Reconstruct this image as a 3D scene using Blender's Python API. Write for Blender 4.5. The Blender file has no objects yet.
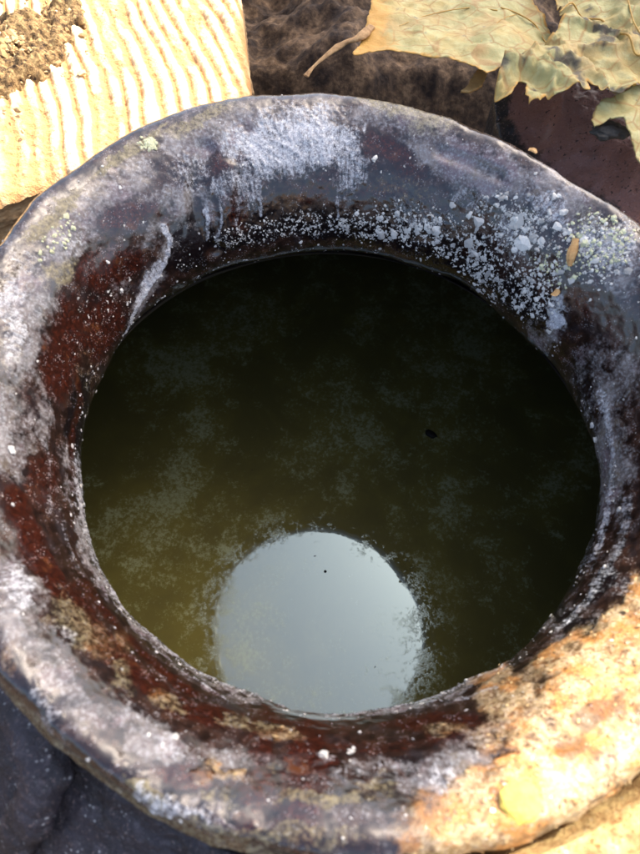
import bpy, bmesh, math, random
import numpy as np
from mathutils import Vector, Matrix, geometry
from mathutils.bvhtree import BVHTree

random.seed(7); RNG = np.random.default_rng(7)
SC = bpy.context.scene; COL = SC.collection

# ------------------------------------------------------------------ camera
CAM = np.array([-0.00793, -0.11238, 0.21259]); TILT = 0.49217; ROLL = 0.04372; FPX = 616.45
ct, st, cr, sr = math.cos(TILT), math.sin(TILT), math.cos(ROLL), math.sin(ROLL)
_r = np.array([1., 0, 0]); _u = np.array([0, ct, st]); _b = np.array([0, -st, ct])
RIGHT = cr*_r + sr*_u; UP = -sr*_r + cr*_u; BACK = _b
cd = bpy.data.cameras.new('camera'); cam = bpy.data.objects.new('camera', cd); COL.objects.link(cam)
cam.matrix_world = Matrix(((RIGHT[0], UP[0], BACK[0], CAM[0]), (RIGHT[1], UP[1], BACK[1], CAM[1]),
                           (RIGHT[2], UP[2], BACK[2], CAM[2]), (0, 0, 0, 1)))
cd.sensor_fit = 'HORIZONTAL'; cd.sensor_width = 36.0; cd.lens = FPX/640*36.0
cd.clip_start = 0.005; cd.clip_end = 200
cd.dof.use_dof = True; cd.dof.focus_distance = 0.335; cd.dof.aperture_fstop = (cd.lens/1000)/0.0015
SC.camera = cam

# ------------------------------------------------------------------ light
S = np.array([0.40, 0.45, 0.78]); S /= np.linalg.norm(S)          # towards the sun
W = bpy.data.worlds.new('World'); SC.world = W; W.use_nodes = True
wt = W.node_tree; wt.nodes.clear()
sky = wt.nodes.new('ShaderNodeTexSky'); sky.sky_type = 'NISHITA'; sky.sun_disc = False
sky.sun_elevation = math.asin(S[2]); sky.sun_rotation = math.atan2(S[0], S[1])
sky.air_density = 0.9; sky.dust_density = 5.0; sky.ozone_density = 1.0
bg = wt.nodes.new('ShaderNodeBackground'); bg.inputs['Strength'].default_value = 0.15
wo = wt.nodes.new('ShaderNodeOutputWorld')
wt.links.new(sky.outputs[0], bg.inputs[0]); wt.links.new(bg.outputs[0], wo.inputs[0])
sl = bpy.data.lights.new('sun', 'SUN'); sl.energy = 4.5; sl.angle = math.radians(0.55); sl.color = (1.0, 0.93, 0.80)
so = bpy.data.objects.new('sun', sl); COL.objects.link(so); so.location = Vector(S)*3
so.rotation_euler = Vector(S).to_track_quat('Z', 'Y').to_euler()
vs = SC.view_settings; vs.view_transform = 'Standard'; vs.look = 'None'; vs.gamma = 1; vs.exposure = 1.52
vs.use_curve_mapping = False
SC.render.engine = 'CYCLES'

# ------------------------------------------------------------------ helpers
def pix(x, y, z):
    """world point at height z, read off the photograph while measuring it"""
    d = RIGHT*((x-320)/FPX) - UP*((y-427)/FPX) - BACK
    return CAM + d*((z-CAM[2])/d[2])

def _h(ix, iy, iz, seed):
    n = (ix*374761393 + iy*668265263 + iz*2147483647*3 + seed*1274126177) & 0xffffffff
    n = (n ^ (n >> 13))*1274126177 & 0xffffffff
    n = (n ^ (n >> 16))*2246822519 & 0xffffffff
    n ^= (n >> 15)
    return (n & 0xffff)/65535.0
def vnoise(p, f, seed=0):
    q = np.asarray(p)*f + 1000.0
    i = np.floor(q).astype(np.int64); t = q-i; t = t*t*(3-2*t)
    r = 0
    for a in (0, 1):
        for b in (0, 1):
            for c in (0, 1):
                w = (t[..., 0] if a else 1-t[..., 0])*(t[..., 1] if b else 1-t[..., 1])*(t[..., 2] if c else 1-t[..., 2])
                r = r + w*_h(i[..., 0]+a, i[..., 1]+b, i[..., 2]+c, seed)
    return r
def fbm(p, f, o=4, seed=0):
    r = 0; a = 1; s = 0
    for k in range(o):
        r = r + a*vnoise(p, f*2.03**k, seed+k*17); s += a; a *= .5
    return r/s            # 0..1
def sst(a, b, x):
    t = np.clip((x-a)/(b-a), 0, 1); return t*t*(3-2*t)

def mesh(name, V, F, mat=None, parent=None, smooth=True):
    me = bpy.data.meshes.new(name)
    V = np.asarray(V, np.float32); 
    if isinstance(F, np.ndarray):
        n, k = F.shape
        me.vertices.add(len(V)); me.vertices.foreach_set('co', V.ravel())
        me.loops.add(n*k); me.loops.foreach_set('vertex_index', F.astype(np.int32).ravel())
        me.polygons.add(n); me.polygons.foreach_set('loop_start', np.arange(0, n*k, k, dtype=np.int32))
        me.polygons.foreach_set('loop_total', np.full(n, k, np.int32))
        me.update(calc_edges=True); me.validate()
    else:
        me.from_pydata([tuple(map(float, v)) for v in V], [], F); me.update()
    me.polygons.foreach_set('use_smooth', np.full(len(me.polygons), smooth))
    if mat: me.materials.append(mat)
    o = bpy.data.objects.new(name, me); COL.objects.link(o)
    if parent: o.parent = parent
    return o
def empty(name, loc=(0, 0, 0)):
    o = bpy.data.objects.new(name, None); o.location = loc; o.empty_display_size = .02; COL.objects.link(o); return o
def tag(o, label=None, cat=None, group=None, kind=None):
    if label: o['label'] = label
    if cat: o['category'] = cat
    if group: o['group'] = group
    if kind: o['kind'] = kind
    return o
def setattr_col(o, name, arr):      # arr n x 3
    a = o.data.color_attributes.new(name, 'FLOAT_COLOR', 'POINT')
    buf = np.ones((len(arr), 4), np.float32); buf[:, :3] = arr
    a.data.foreach_set('color', buf.ravel())
def grid(nu, nv, wrap=False):
    i = np.arange(nu if wrap else nu-1)[:, None]; j = np.arange(nv-1)[None]
    a = i*nv+j; b = ((i+1) % nu)*nv+j
    return np.stack([a+0*j, b+0*j, b+1, a+1], -1).reshape(-1, 4)

# ---- node helpers
class NT:
    def __init__(s, name):
        s.m = bpy.data.materials.new(name); s.m.use_nodes = True; s.t = s.m.node_tree; s.t.nodes.clear()
        s.out = s.t.nodes.new('ShaderNodeOutputMaterial')
    def n(s, typ, **k):
        x = s.t.nodes.new(typ)
        for a, v in k.items(): setattr(x, a, v)
        return x
    def put(s, sock, v):
        if v is None: return
        if isinstance(v, bpy.types.NodeSocket): s.t.links.new(v, sock)
        elif isinstance(v, (tuple, list)) and len(v) == 3 and sock.type == 'RGBA': sock.default_value = (*v, 1)
        else: sock.default_value = v
    def math(s, op, a, b=None, c=None, clamp=False):
        x = s.n('ShaderNodeMath', operation=op, use_clamp=clamp)
        s.put(x.inputs[0], a); s.put(x.inputs[1], b); s.put(x.inputs[2], c); return x.outputs[0]
    def obj(s): return s.n('ShaderNodeTexCoord').outputs['Object']
    def noise(s, vec, scale, detail=4, rough=.55, dist=0):
        x = s.n('ShaderNodeTexNoise'); s.put(x.inputs['Vector'], vec)
        x.inputs['Scale'].default_value = scale; x.inputs['Detail'].default_value = detail
        x.inputs['Roughness'].default_value = rough; x.inputs['Distortion'].default_value = dist
        return x.outputs[0]
    def voro(s, vec, scale, feature='F1'):
        x = s.n('ShaderNodeTexVoronoi', feature=feature); s.put(x.inputs['Vector'], vec); x.inputs['Scale'].default_value = scale
        return x.outputs[0]
    def mapping(s, vec, scale=(1, 1, 1), rot=(0, 0, 0)):
        x = s.n('ShaderNodeMapping'); s.put(x.inputs[0], vec); x.inputs['Scale'].default_value = scale
        x.inputs['Rotation'].default_value = rot; return x.outputs[0]
    def step(s, a, b, x):
        y = s.n('ShaderNodeMapRange', interpolation_type='SMOOTHSTEP')
        s.put(y.inputs['Value'], x); y.inputs['From Min'].default_value = a; y.inputs['From Max'].default_value = b
        return y.outputs[0]
    def mix(s, f, a, b, blend='MIX'):
        x = s.n('ShaderNodeMix', data_type='RGBA', blend_type=blend)
        s.put(x.inputs[0], f); s.put(x.inputs[6], a); s.put(x.inputs[7], b); return x.outputs[2]
    def mixf(s, f, a, b):
        x = s.n('ShaderNodeMix', data_type='FLOAT'); s.put(x.inputs[0], f); s.put(x.inputs[2], a); s.put(x.inputs[3], b)
        return x.outputs[0]
    def attr(s, name):
        a = s.n('ShaderNodeAttribute', attribute_name=name); x = s.n('ShaderNodeSeparateColor'); s.t.links.new(a.outputs['Color'], x.inputs[0])
        return x.outputs[0], x.outputs[1], x.outputs[2]
    def bump(s, h, dist, strength=1, normal=None):
        x = s.n('ShaderNodeBump'); s.put(x.inputs['Height'], h); x.inputs['Distance'].default_value = dist
        x.inputs['Strength'].default_value = strength; s.put(x.inputs['Normal'], normal); return x.outputs[0]
    def bsdf(s, color, rough=.7, normal=None, spec=.5, coat=0, sss=0, coat_rough=.1):
        p = s.n('ShaderNodeBsdfPrincipled'); s.put(p.inputs['Base Color'], color); s.put(p.inputs['Roughness'], rough)
        s.put(p.inputs['Normal'], normal); s.put(p.inputs['Specular IOR Level'], spec)
        s.put(p.inputs['Coat Weight'], coat); p.inputs['Coat Roughness'].default_value = coat_rough
        s.t.links.new(p.outputs[0], s.out.inputs[0]); return p

# ------------------------------------------------------------------ jar profile
def per(table, deg):
    a = np.array([t[0] for t in table], float); v = np.array([t[1] for t in table], float)
    a = np.concatenate([a-360, a, a+360]); v = np.concatenate([v, v, v])
    d = np.arange(-180, 180, 1.0); y = np.interp(d, a, v)
    k = np.exp(-np.linspace(-2, 2, 17)**2); k /= k.sum()
    y = np.convolve(np.concatenate([y[-8:], y, y[:8]]), k, 'valid')
    return np.interp(deg, np.concatenate([d-360, d, d+360]), np.concatenate([y, y, y]))
RI = [(-171, .0993), (-148, .0998), (-122, .1002), (-85, .0996), (-52, .0996), (-28, .1008), (-5, .1012), (11, .0990), (34, .0968),
      (61, .0980), (94, .0980), (118, .0992), (130, .1018), (152, .1037), (170, .1010)]
RO = [(-160, .1305), (-129, .1304), (-119, .1320), (-103, .1345), (-80, .135), (-40, .135), (0, .133), (33, .1300), (50, .1290), (66, .133), (94, .1435),
      (124, .1455), (144, .1412), (160, .1345)]
PROF = np.array([(.16, -.0125), (.035, -.006), (0.0, 0.0), (.025, .007), (.085, .0155), (.19, .0255), (.33, .0345), (.50, .0415), (.67, .0465), (.81, .0485),
                 (.91, .0470), (.975, .0425), (1.0, .0365), (.985, .0300), (.94, .0245), (.88, .0205)])
def spline(P, n):
    P = np.asarray(P, float); k = len(P); t = np.linspace(0, k-1-1e-9, n); i = t.astype(int); u = (t-i)[:, None]
    Q = np.vstack([2*P[0]-P[1], P, 2*P[-1]-P[-2]])
    a, b, c, d = Q[i], Q[i+1], Q[i+2], Q[i+3]
    return .5*((2*b)+(-a+c)*u+(2*a-5*b+4*c-d)*u*u+(-a+3*b-3*c+d)*u**3)
def rim_points(nt, ns):
    th = np.linspace(-math.pi, math.pi, nt, endpoint=False); pr = spline(PROF, ns)
    dg = np.degrees(th); ri = per(RI, dg)[:, None]; ro = per(RO, dg)[:, None]
    w = pr[None, :, 0]; z = pr[None, :, 1]+0*ri
    r = ri+(ro-ri)*w
    # throat edge turned in as a thin arris, slightly wavy by hand
    P = np.stack([r*np.cos(th)[:, None], r*np.sin(th)[:, None], z], -1)
    return P, th
def vnormals(P, wrap=True):
    du = np.roll(P, -1, 0)-np.roll(P, 1, 0); dv = np.gradient(P, axis=1)
    n = np.cross(du, dv); n /= np.linalg.norm(n, axis=-1, keepdims=True)+1e-12
    return n
Pc, _ = rim_points(360, 90); Fc = grid(360, 90, True)
bvh = BVHTree.FromPolygons([tuple(v) for v in Pc.reshape(-1, 3)], [tuple(f) for f in Fc.tolist()])
def ray(x, y):
    d = RIGHT*((x-320)/FPX) - UP*((y-427)/FPX) - BACK; d /= np.linalg.norm(d)
    h = bvh.ray_cast(Vector(CAM), Vector(d))
    if h[0] is None: return None
    n = np.array(h[1]); n = n if n@d < 0 else -n
    return np.array(h[0]), n, d
def tang(x, y, hit):
    p, n, d0 = hit
    d = RIGHT*((x-320)/FPX) - UP*((y-427)/FPX) - BACK; d /= np.linalg.norm(d)
    den = d@n
    den = min(den, -.35)
    t = ((p-CAM)@n)/den
    q = CAM+d*t; v = q-p; v -= n*(v@n)
    return v
def blobdist(P, cx, cy, rx, ry, ang=0):
    h = ray(cx, cy)
    if h is None: return np.full(len(P), 9.)
    a = math.radians(ang)
    A = tang(cx+rx*math.cos(a), cy+rx*math.sin(a), h); B = tang(cx-ry*math.sin(a), cy+ry*math.cos(a), h)
    M = np.stack([A, B, h[1]*max(.006, .4*np.linalg.norm(A))], 1); Mi = np.linalg.inv(M)
    return np.linalg.norm((P-h[0])@Mi.T, axis=1)
def pathdist(P, pts):
    hs = [ray(*p) for p in pts]; hs = [h[0] for h in hs if h is not None]
    d = np.full(len(P), 9.)
    for a, b in zip(hs[:-1], hs[1:]):
        ab = b-a; t = np.clip(((P-a)@ab)/(ab@ab+1e-12), 0, 1)
        d = np.minimum(d, np.linalg.norm(P-(a+t[:, None]*ab), axis=1))
    return d

# stains, deposits and some painted light on the rim, each with a place and shape of its own:  layer, x, y, rx, ry, angle, strength
B = dict(red=[(606, 712, 34, 14, -38, .95), (575, 745, 20, 9, -30, .8), (270, 705, 40, 6, 12, .8), (85, 600, 14, 20, -30, .7), (132, 214, 36, 15, -8, 1), (112, 268, 42, 24, -30, .95), (62, 350, 20, 60, 12, .9), (100, 330, 26, 40, 30, .8), (222, 163, 12, 9, 0, .9), (238, 155, 9, 6, 0, .8),
              (316, 190, 26, 12, -25, .75), (330, 175, 12, 10, 0, .6), (388, 148, 26, 14, 25, 1), (410, 170, 16, 12, 0, .8), (385, 190, 32, 9, 3, .8), (236, 212, 14, 24, 0, .7),
              (44, 480, 16, 34, 0, .7), (18, 515, 10, 30, -15, .8), (185, 771, 38, 13, 12, 1), (250, 782, 30, 9, 8, .7), (425, 210, 10, 8, 0, .6), (591, 300, 14, 24, 0, .7), (310, 712, 70, 14, 4, 1),
              (430, 722, 60, 10, -4, .9), (445, 735, 30, 8, 0, .7), (25, 400, 10, 40, 0, .5), (470, 250, 12, 10, 0, .5), (372, 745, 70, 8, 0, .6), (610, 345, 12, 40, 0, .4)],
         grey=[(110, 190, 60, 22, -35, .75), (70, 235, 40, 24, -40, .7), (210, 140, 60, 20, -12, .9), (165, 195, 40, 10, -10, .8), (180, 215, 22, 28, 0, .7), (130, 245, 44, 6, -10, .8), (300, 120, 70, 18, 0, .9),
               (470, 165, 80, 26, 22, .95), (560, 200, 50, 24, 38, .9), (390, 118, 60, 12, 8, .8), (25, 330, 26, 80, 0, .8), (15, 430, 22, 60, 0, .8), (600, 380, 44, 44, 0, .8), (545, 330, 20, 30, 20, .7),
               (608, 470, 24, 100, 0, .95), (560, 620, 46, 14, -48, .6), (20, 600, 26, 60, 0, .85), (70, 690, 60, 22, 50, .74), (150, 735, 60, 18, 28, .76), (240, 755, 60, 12, 8, .74), (340, 765, 60, 12, 0, .68),  # grey film down the right side, strengthened to paint in smooth bluish highlights
               (440, 770, 50, 20, -10, .9), (300, 820, 120, 20, 0, .5), (120, 290, 14, 20, 0, .7), (90, 420, 10, 50, 0, .3), (620, 260, 30, 40, 0, .8), (52, 320, 14, 40, 0, .5), (190, 700, 60, 10, 32, .5), (45, 420, 8, 60, 0, .6),
               (480, 735, 50, 14, -20, .7)],
         white=[(290, 145, 78, 34, -5, .85), (348, 165, 24, 40, 10, .7), (240, 190, 34, 30, 0, .62), (300, 115, 50, 14, 0, .6), (190, 170, 24, 24, -20, .5), (545, 205, 30, 20, 30, .62), (600, 245, 34, 26, 30, .66),
                (510, 235, 26, 26, 20, .5), (556, 318, 12, 16, 15, .95), (562, 300, 8, 12, 30, .8), (12, 320, 12, 60, 0, .62), (15, 590, 18, 34, 0, .7), (45, 705, 34, 12, 55, .62), (155, 808, 30, 9, 20, .68), (190, 815, 30, 8, 10, .6),
                (590, 560, 12, 40, 20, .4), (442, 778, 18, 14, 0, .62), (322, 754, 10, 7, 0, .8), (170, 745, 22, 8, 30, .5), (130, 765, 20, 6, 20, .45), (355, 772, 60, 8, 0, .45), (150, 715, 40, 10, 35, .45), (30, 262, 20, 12, -40, .5), (75, 240, 18, 18, 0, .45), (90, 790, 20, 8, 45, .5), (62, 640, 10, 20, -30, .5), (625, 240, 16, 30, 0, .6),
                (420, 215, 44, 16, 20, .5), (470, 200, 30, 12, 20, .5), (210, 820, 50, 12, 8, .4)],
         olive=[(35, 725, 30, 8, 52, 1.1), (95, 780, 30, 9, 40, 1.1), (148, 798, 26, 7, 20, 1.2), (330, 800, 60, 10, 0, .7), (215, 795, 30, 9, 8, .6), (280, 765, 20, 7, 0, .5), (380, 785, 30, 10, 0, .6), (55, 215, 44, 9, -40, .9), (130, 150, 50, 8, -35, .9), (60, 270, 26, 16, -30, .7), (150, 145, 9, 7, 0, 1.2), (145, 143, 6, 6, 0, 1.2), (200, 122, 50, 6, -20, .7), (10, 345, 16, 40, 0, .5), (30, 735, 60, 7, 47, 1), (110, 795, 60, 8, 32, 1),
                (150, 800, 26, 8, 25, .8), (260, 835, 120, 14, 5, .6), (125, 675, 14, 24, -20, .6), (170, 700, 26, 10, 30, .6), (595, 220, 40, 14, 30, .5), (605, 250, 26, 22, 0, .5), (520, 145, 60, 5, 28, .7), (400, 105, 80, 4, 8, .7), (400, 185, 40, 18, 5, .4), (90, 395, 12, 60, 0, .35), (70, 620, 20, 40, -30, .6),
                (250, 725, 40, 8, 12, .6), (440, 728, 30, 9, 0, .5)],
         ochre=[(492, 679, 50, 9, -17, .85), (225, 765, 16, 6, 10, .7), (160, 690, 14, 8, 30, .6), (15, 660, 8, 14, -20, .45), (520, 800, 110, 60, -20, 1.2), (600, 690, 60, 80, 30, 1.2), (620, 630, 30, 30, 0, 1), (470, 820, 60, 40, 0, 1), (440, 845, 50, 18, 0, .8), (560, 660, 40, 20, -40, .9), (640, 600, 20, 30, 0, .9), (610, 720, 60, 30, -40, 1.1), (500, 730, 40, 20, -30, .6), (120, 640, 12, 14, 0, .4),  # leading ochre blob is painted sunlight, a tan lit patch on the inner slope
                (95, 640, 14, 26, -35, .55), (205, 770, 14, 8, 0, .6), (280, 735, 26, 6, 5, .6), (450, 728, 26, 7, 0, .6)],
         black=[(250, 808, 34, 8, 8, .8), (180, 792, 20, 6, 15, .7), (345, 790, 26, 7, 0, .6), (410, 760, 26, 8, 0, .6), (85, 745, 20, 8, 45, .5), (30, 690, 9, 16, -30, .6), (25, 620, 8, 18, -10, .5), (400, 812, 40, 8, 0, .5), (250, 225, 70, 22, -14, .9), (330, 225, 70, 18, 8, .9), (440, 245, 80, 30, 30, .9), (520, 300, 40, 20, 50, .8), (190, 245, 30, 34, 20, .8), (110, 330, 34, 30, -30, .6), (80, 420, 12, 60, 5, .9), (66, 360, 16, 50, 0, .5), (585, 400, 12, 60, -12, .6),
                (560, 610, 34, 8, -45, .9), (600, 590, 30, 9, -48, .7), (540, 250, 24, 18, 20, .4), (590, 330, 14, 30, 0, .5), (480, 262, 60, 18, 32, .5), (100, 305, 20, 30, 0, .6), (300, 838, 60, 12, 0, .4), (490, 172, 26, 4, 22, .5), (160, 690, 40, 6, 38, .6), (225, 715, 50, 5, 15, .5), (600, 260, 20, 14, 0, .3)])
# streaks: layer, width in metres, strength, pixel path on the surface
PATHS = [('grey', .0042, .8, [(158, 226), (170, 242), (162, 270), (146, 296), (128, 330)]), ('white', .0017, .85, [(162, 226), (170, 242), (165, 264), (152, 285), (136, 314), (124, 335)]), ('white', .0022, .7, [(158, 262), (150, 280), (140, 300)]),
         ('grey', .0022, .62, [(72, 420), (76, 480), (80, 510), (92, 560), (120, 610), (155, 650), (190, 680), (235, 700)]),
         ('white', .0012, .5, [(74, 500), (84, 550), (112, 600), (160, 655), (225, 697)]),
         ('white', .0020, .45, [(55, 470), (62, 520), (76, 560), (96, 596)]), ('white', .0020, .55, [(44, 440), (50, 470), (50, 510)]),
         ('white', .0030, .62, [(600, 395), (611, 440), (613, 480), (608, 520), (596, 560)]), ('white', .0032, .55, [(628, 500), (616, 560), (590, 600), (560, 630)]),
         ('white', .0012, .7, [(214, 178), (206, 210), (208, 240)]), ('white', .0012, .75, [(236, 175), (240, 200), (236, 225)]), ('white', .0010, .7, [(262, 185), (262, 215)]),
         ('white', .0011, .7, [(222, 185), (220, 215), (215, 240)]), ('red', .0062, 1.0, [(18, 500), (40, 560), (75, 610), (125, 665), (185, 705), (260, 722), (340, 726)]),
         ('red', .0035, .9, [(88, 585), (105, 612), (140, 652), (190, 690)]), ('red', .003, .8, [(62, 300), (80, 400), (72, 470)]),
         ('white', .0012, .6, [(500, 690), (470, 698), (430, 704)]), ('black', .002, .9, [(600, 500), (596, 540), (575, 590), (545, 625)]),
         ('black', .0016, .7, [(625, 540), (600, 590), (566, 618)]), ('grey', .003, .8, [(205, 190), (215, 235)]), ('white', .0011, .6, [(352, 170), (356, 200)]), ('white', .0011, .6, [(335, 190), (338, 215)])]
LAY = ['red', 'grey', 'white', 'olive', 'ochre', 'black']

def rim_masks(P, w, dg):
    q = P + (np.stack([fbm(P, 160, 3, 1), fbm(P, 160, 3, 2), fbm(P, 160, 3, 3)], -1)-.5)*.009
    q = q + (np.stack([fbm(P, 520, 2, 4), fbm(P, 520, 2, 5), fbm(P, 520, 2, 6)], -1)-.5)*.003
    M = {k: np.zeros(len(P)) for k in LAY}
    for k in LAY:
        for (x, y, rx, ry, a, s) in B[k]:
            M[k] = np.maximum(M[k], s*(1-sst(.55, 1.35, blobdist(q, x, y, rx, ry, a))))
    q2 = P + (q-P)*.35
    for (k, wd, s, pts) in PATHS:
        M[k] = np.maximum(M[k], s*(1-sst(.4*wd, 1.4*wd, pathdist(q2, pts))))
    n = fbm(P, 90, 3, 30)
    M['grey'] = np.maximum(M['grey'], .34*sst(.25, .7, w)*(n+.3))
    M['grey'] = np.maximum(M['grey'], .95*sst(.32, .58, fbm(P, 140, 3, 33))*np.exp(-((w-.03)/.045)**2)*sst(-178, -168, dg)*(1-sst(-60, -45, dg)))
    M['white'] = np.maximum(M['white'], .62*np.exp(-((w-.0)/.03)**2)*sst(-178, -168, dg)*(1-sst(-60, -45, dg)))
    out = sst(.93, 1.0, w); M['olive'] = np.maximum(M['olive'], .62*sst(.86, .96, w))
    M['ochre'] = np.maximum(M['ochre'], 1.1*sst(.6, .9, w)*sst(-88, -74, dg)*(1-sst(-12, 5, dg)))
    M['olive'] = np.maximum(M['olive'], .8*out)
    M['grey'] *= (1-.75*M['red'])*(1-.70*M['black']); M['white'] *= 1-.45*M['red']
    return M

# ------------------------------------------------------------------ materials
def rim_material():
    t = NT('glazed rim with lime crust'); o = t.obj()
    red, grey, white = t.attr('layA'); olive, ochre, black = t.attr('layB')
    uvn = t.n('ShaderNodeUVMap', uv_map='flow').outputs[0]
    n1 = t.noise(o, 260, 6, .62); n2 = t.noise(o, 800, 5, .65); n3 = t.noise(o, 2300, 4, .6); n4 = t.noise(o, 110, 5, .6)
    st_ = t.noise(t.mapping(uvn, (900, 120, 1)), 1, 5, .6, .6)
    st2 = t.noise(t.mapping(uvn, (420, 60, 1)), 1, 6, .65, 1.5)
    def msk(a, lo, hi, *ns):
        x = a
        for (nn, k) in ns: x = t.math('MULTIPLY_ADD', t.math('SUBTRACT', nn, .5), k, x)
        return t.step(lo, hi, x)
    base = t.mix(t.step(.35, .7, n1), (.014, .008, .006), (.060, .028, .018))
    base = t.mix(t.step(.45, .75, n4), base, (.034, .026, .027))
    mblk = msk(black, .35, .7, (n1, .6), (n2, .4))
    c = t.mix(mblk, base, (.009, .006, .006))
    mred = msk(red, .22, .95, (n1, .9), (n2, .5), (st2, .5))
    redc = t.mix(t.step(.38, .72, n2), (.020, .006, .004), (.078, .017, .008)); redc = t.mix(t.step(.56, .76, n4), redc, (.135, .045, .014))
    c = t.mix(t.math('MULTIPLY', mred, .92), c, redc)
    mgrey = msk(grey, .22, 1.0, (n1, 1.2), (n2, 1.0), (st_, .45), (n4, 1.0), (n3, .2))
    greyc = t.mix(t.step(.35, .65, n4), (.105, .082, .076), (.250, .218, .198)); greyc = t.mix(t.math('MULTIPLY', t.step(.5, .64, t.noise(o, 70, 4, .6)), .7), greyc, (.20, .135, .150)); greyc = t.mix(t.math('MULTIPLY', t.step(.54, .66, t.noise(o, 150, 5, .65)), .6), greyc, (.17, .13, .075)); greyc = t.mix(t.step(.45, .72, n2), greyc, (.38, .38, .38))
    greyc = t.mix(t.step(.50, .75, n3), greyc, (.14, .11, .105))
    c = t.mix(t.math('MULTIPLY', mgrey, .86), c, greyc)
    mol = msk(olive, .32, .95, (n1, 1.0), (n2, 1.0), (n3, .5))
    olc = t.mix(t.step(.3, .7, n2), (.070, .055, .028), (.30, .25, .13)); olc = t.mix(t.step(.6, .75, n3), olc, (.42, .38, .20))
    c = t.mix(t.math('MULTIPLY', mol, .85), c, olc)
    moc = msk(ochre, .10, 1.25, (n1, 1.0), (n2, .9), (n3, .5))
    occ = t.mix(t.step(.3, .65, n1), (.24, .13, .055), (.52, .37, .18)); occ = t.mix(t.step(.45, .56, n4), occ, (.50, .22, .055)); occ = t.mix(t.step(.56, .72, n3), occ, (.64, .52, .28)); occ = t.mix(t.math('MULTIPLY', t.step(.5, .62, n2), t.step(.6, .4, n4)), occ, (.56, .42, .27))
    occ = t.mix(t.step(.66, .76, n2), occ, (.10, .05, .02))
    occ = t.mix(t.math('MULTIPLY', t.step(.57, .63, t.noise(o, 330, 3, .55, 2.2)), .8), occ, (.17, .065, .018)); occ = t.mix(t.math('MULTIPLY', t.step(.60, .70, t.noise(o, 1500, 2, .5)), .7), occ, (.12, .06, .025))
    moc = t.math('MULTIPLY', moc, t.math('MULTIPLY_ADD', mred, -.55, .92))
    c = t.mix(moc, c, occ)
    mwh = msk(white, .40, .98, (n1, .7), (n2, .9), (st_, .8), (n3, .6))
    whc = t.mix(t.step(.3, .7, n2), (.50, .50, .51), (.84, .84, .82)); whc = t.mix(t.step(.35, .6, n3), (.30, .30, .34), whc)
    c = t.mix(t.math('MULTIPLY', mwh, .9), c, whc)
    fk, _a, _b = t.attr('layC')
    ow = t.n('ShaderNodeVectorMath', operation='MULTIPLY_ADD'); nz = t.n('ShaderNodeTexNoise'); t.put(nz.inputs['Vector'], o); nz.inputs['Scale'].default_value = 700
    t.put(ow.inputs[0], nz.outputs['Color']); ow.inputs[1].default_value = (.0016, .0016, .0016); t.put(ow.inputs[2], o)
    fn = t.noise(ow.outputs[0], 520, 4, .6); mfk = t.step(.545, .60, t.math('ADD', fn, t.math('MULTIPLY', t.math('SUBTRACT', t.math('MULTIPLY', fk, t.step(.05, .3, fk)), 1.0), .12)))
    mfk = t.math('MULTIPLY', mfk, t.step(.08, .3, fk))
    c = t.mix(t.math('MULTIPLY', mfk, .9), c, t.mix(t.step(.35, .55, n3), (.38, .36, .33), (.86, .82, .74)))
    # tiny pale dust grains everywhere
    dust = t.math('MULTIPLY', t.step(.30, .18, t.voro(o, 1300)), t.step(.48, .62, n1))
    c = t.mix(t.math('MULTIPLY', dust, .5), c, (.55, .55, .55))
    crust = t.math('MAXIMUM', t.math('MAXIMUM', mwh, moc), t.math('MULTIPLY', mol, .8))
    crust = t.math('MAXIMUM', crust, t.math('MULTIPLY', mgrey, .22))
    crust = t.math('MAXIMUM', crust, mfk)
    rough = t.mixf(crust, t.mixf(t.step(.3, .7, n1), .10, .22), .62)
    hgt = t.math('ADD', t.math('MULTIPLY', n1, .5), t.math('MULTIPLY', n2, .35))
    hgt = t.math('ADD', hgt, t.math('MULTIPLY', t.math('MULTIPLY', n3, crust), .35))
    hgt = t.math('ADD', hgt, t.math('ADD', t.math('MULTIPLY', mwh, .25), t.math('MULTIPLY', mfk, .5)))
    b = t.bump(hgt, .00034, .6)
    t.bsdf(c, rough, b, .5, t.math('MULTIPLY', t.math('SUBTRACT', 1.0, crust), .7))
    return t.m
def simple(name, ramp, scale, rough=.8, bumpd=.001, det=6, coat=0, spec=.4, map_scale=(1, 1, 1), extra=None):
    t = NT(name); o = t.mapping(t.obj(), map_scale)
    n1 = t.noise(o, scale, det, .6); n2 = t.noise(o, scale*3.7, det, .62)
    n = t.math('ADD', t.math('MULTIPLY', n1, .6), t.math('MULTIPLY', n2, .4))
    r = t.n('ShaderNodeValToRGB'); t.put(r.inputs[0], n); e = r.color_ramp.elements
    for i, (p, col) in enumerate(ramp):
        x = e[i] if i < 2 else e.new(p)
        x.position = p; x.color = (*col, 1)
    t.bsdf(r.outputs[0], rough, t.bump(n, bumpd, .8), spec, coat); return t.m

# ------------------------------------------------------------------ the jar
jar = empty('glazed_jar', (0, 0, -.42))
tag(jar, 'old dark glazed clay jar with thick stained rim, half full of murky water', 'jar')
def rel(V, root): return np.asarray(V)-np.array(root.location)

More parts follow.
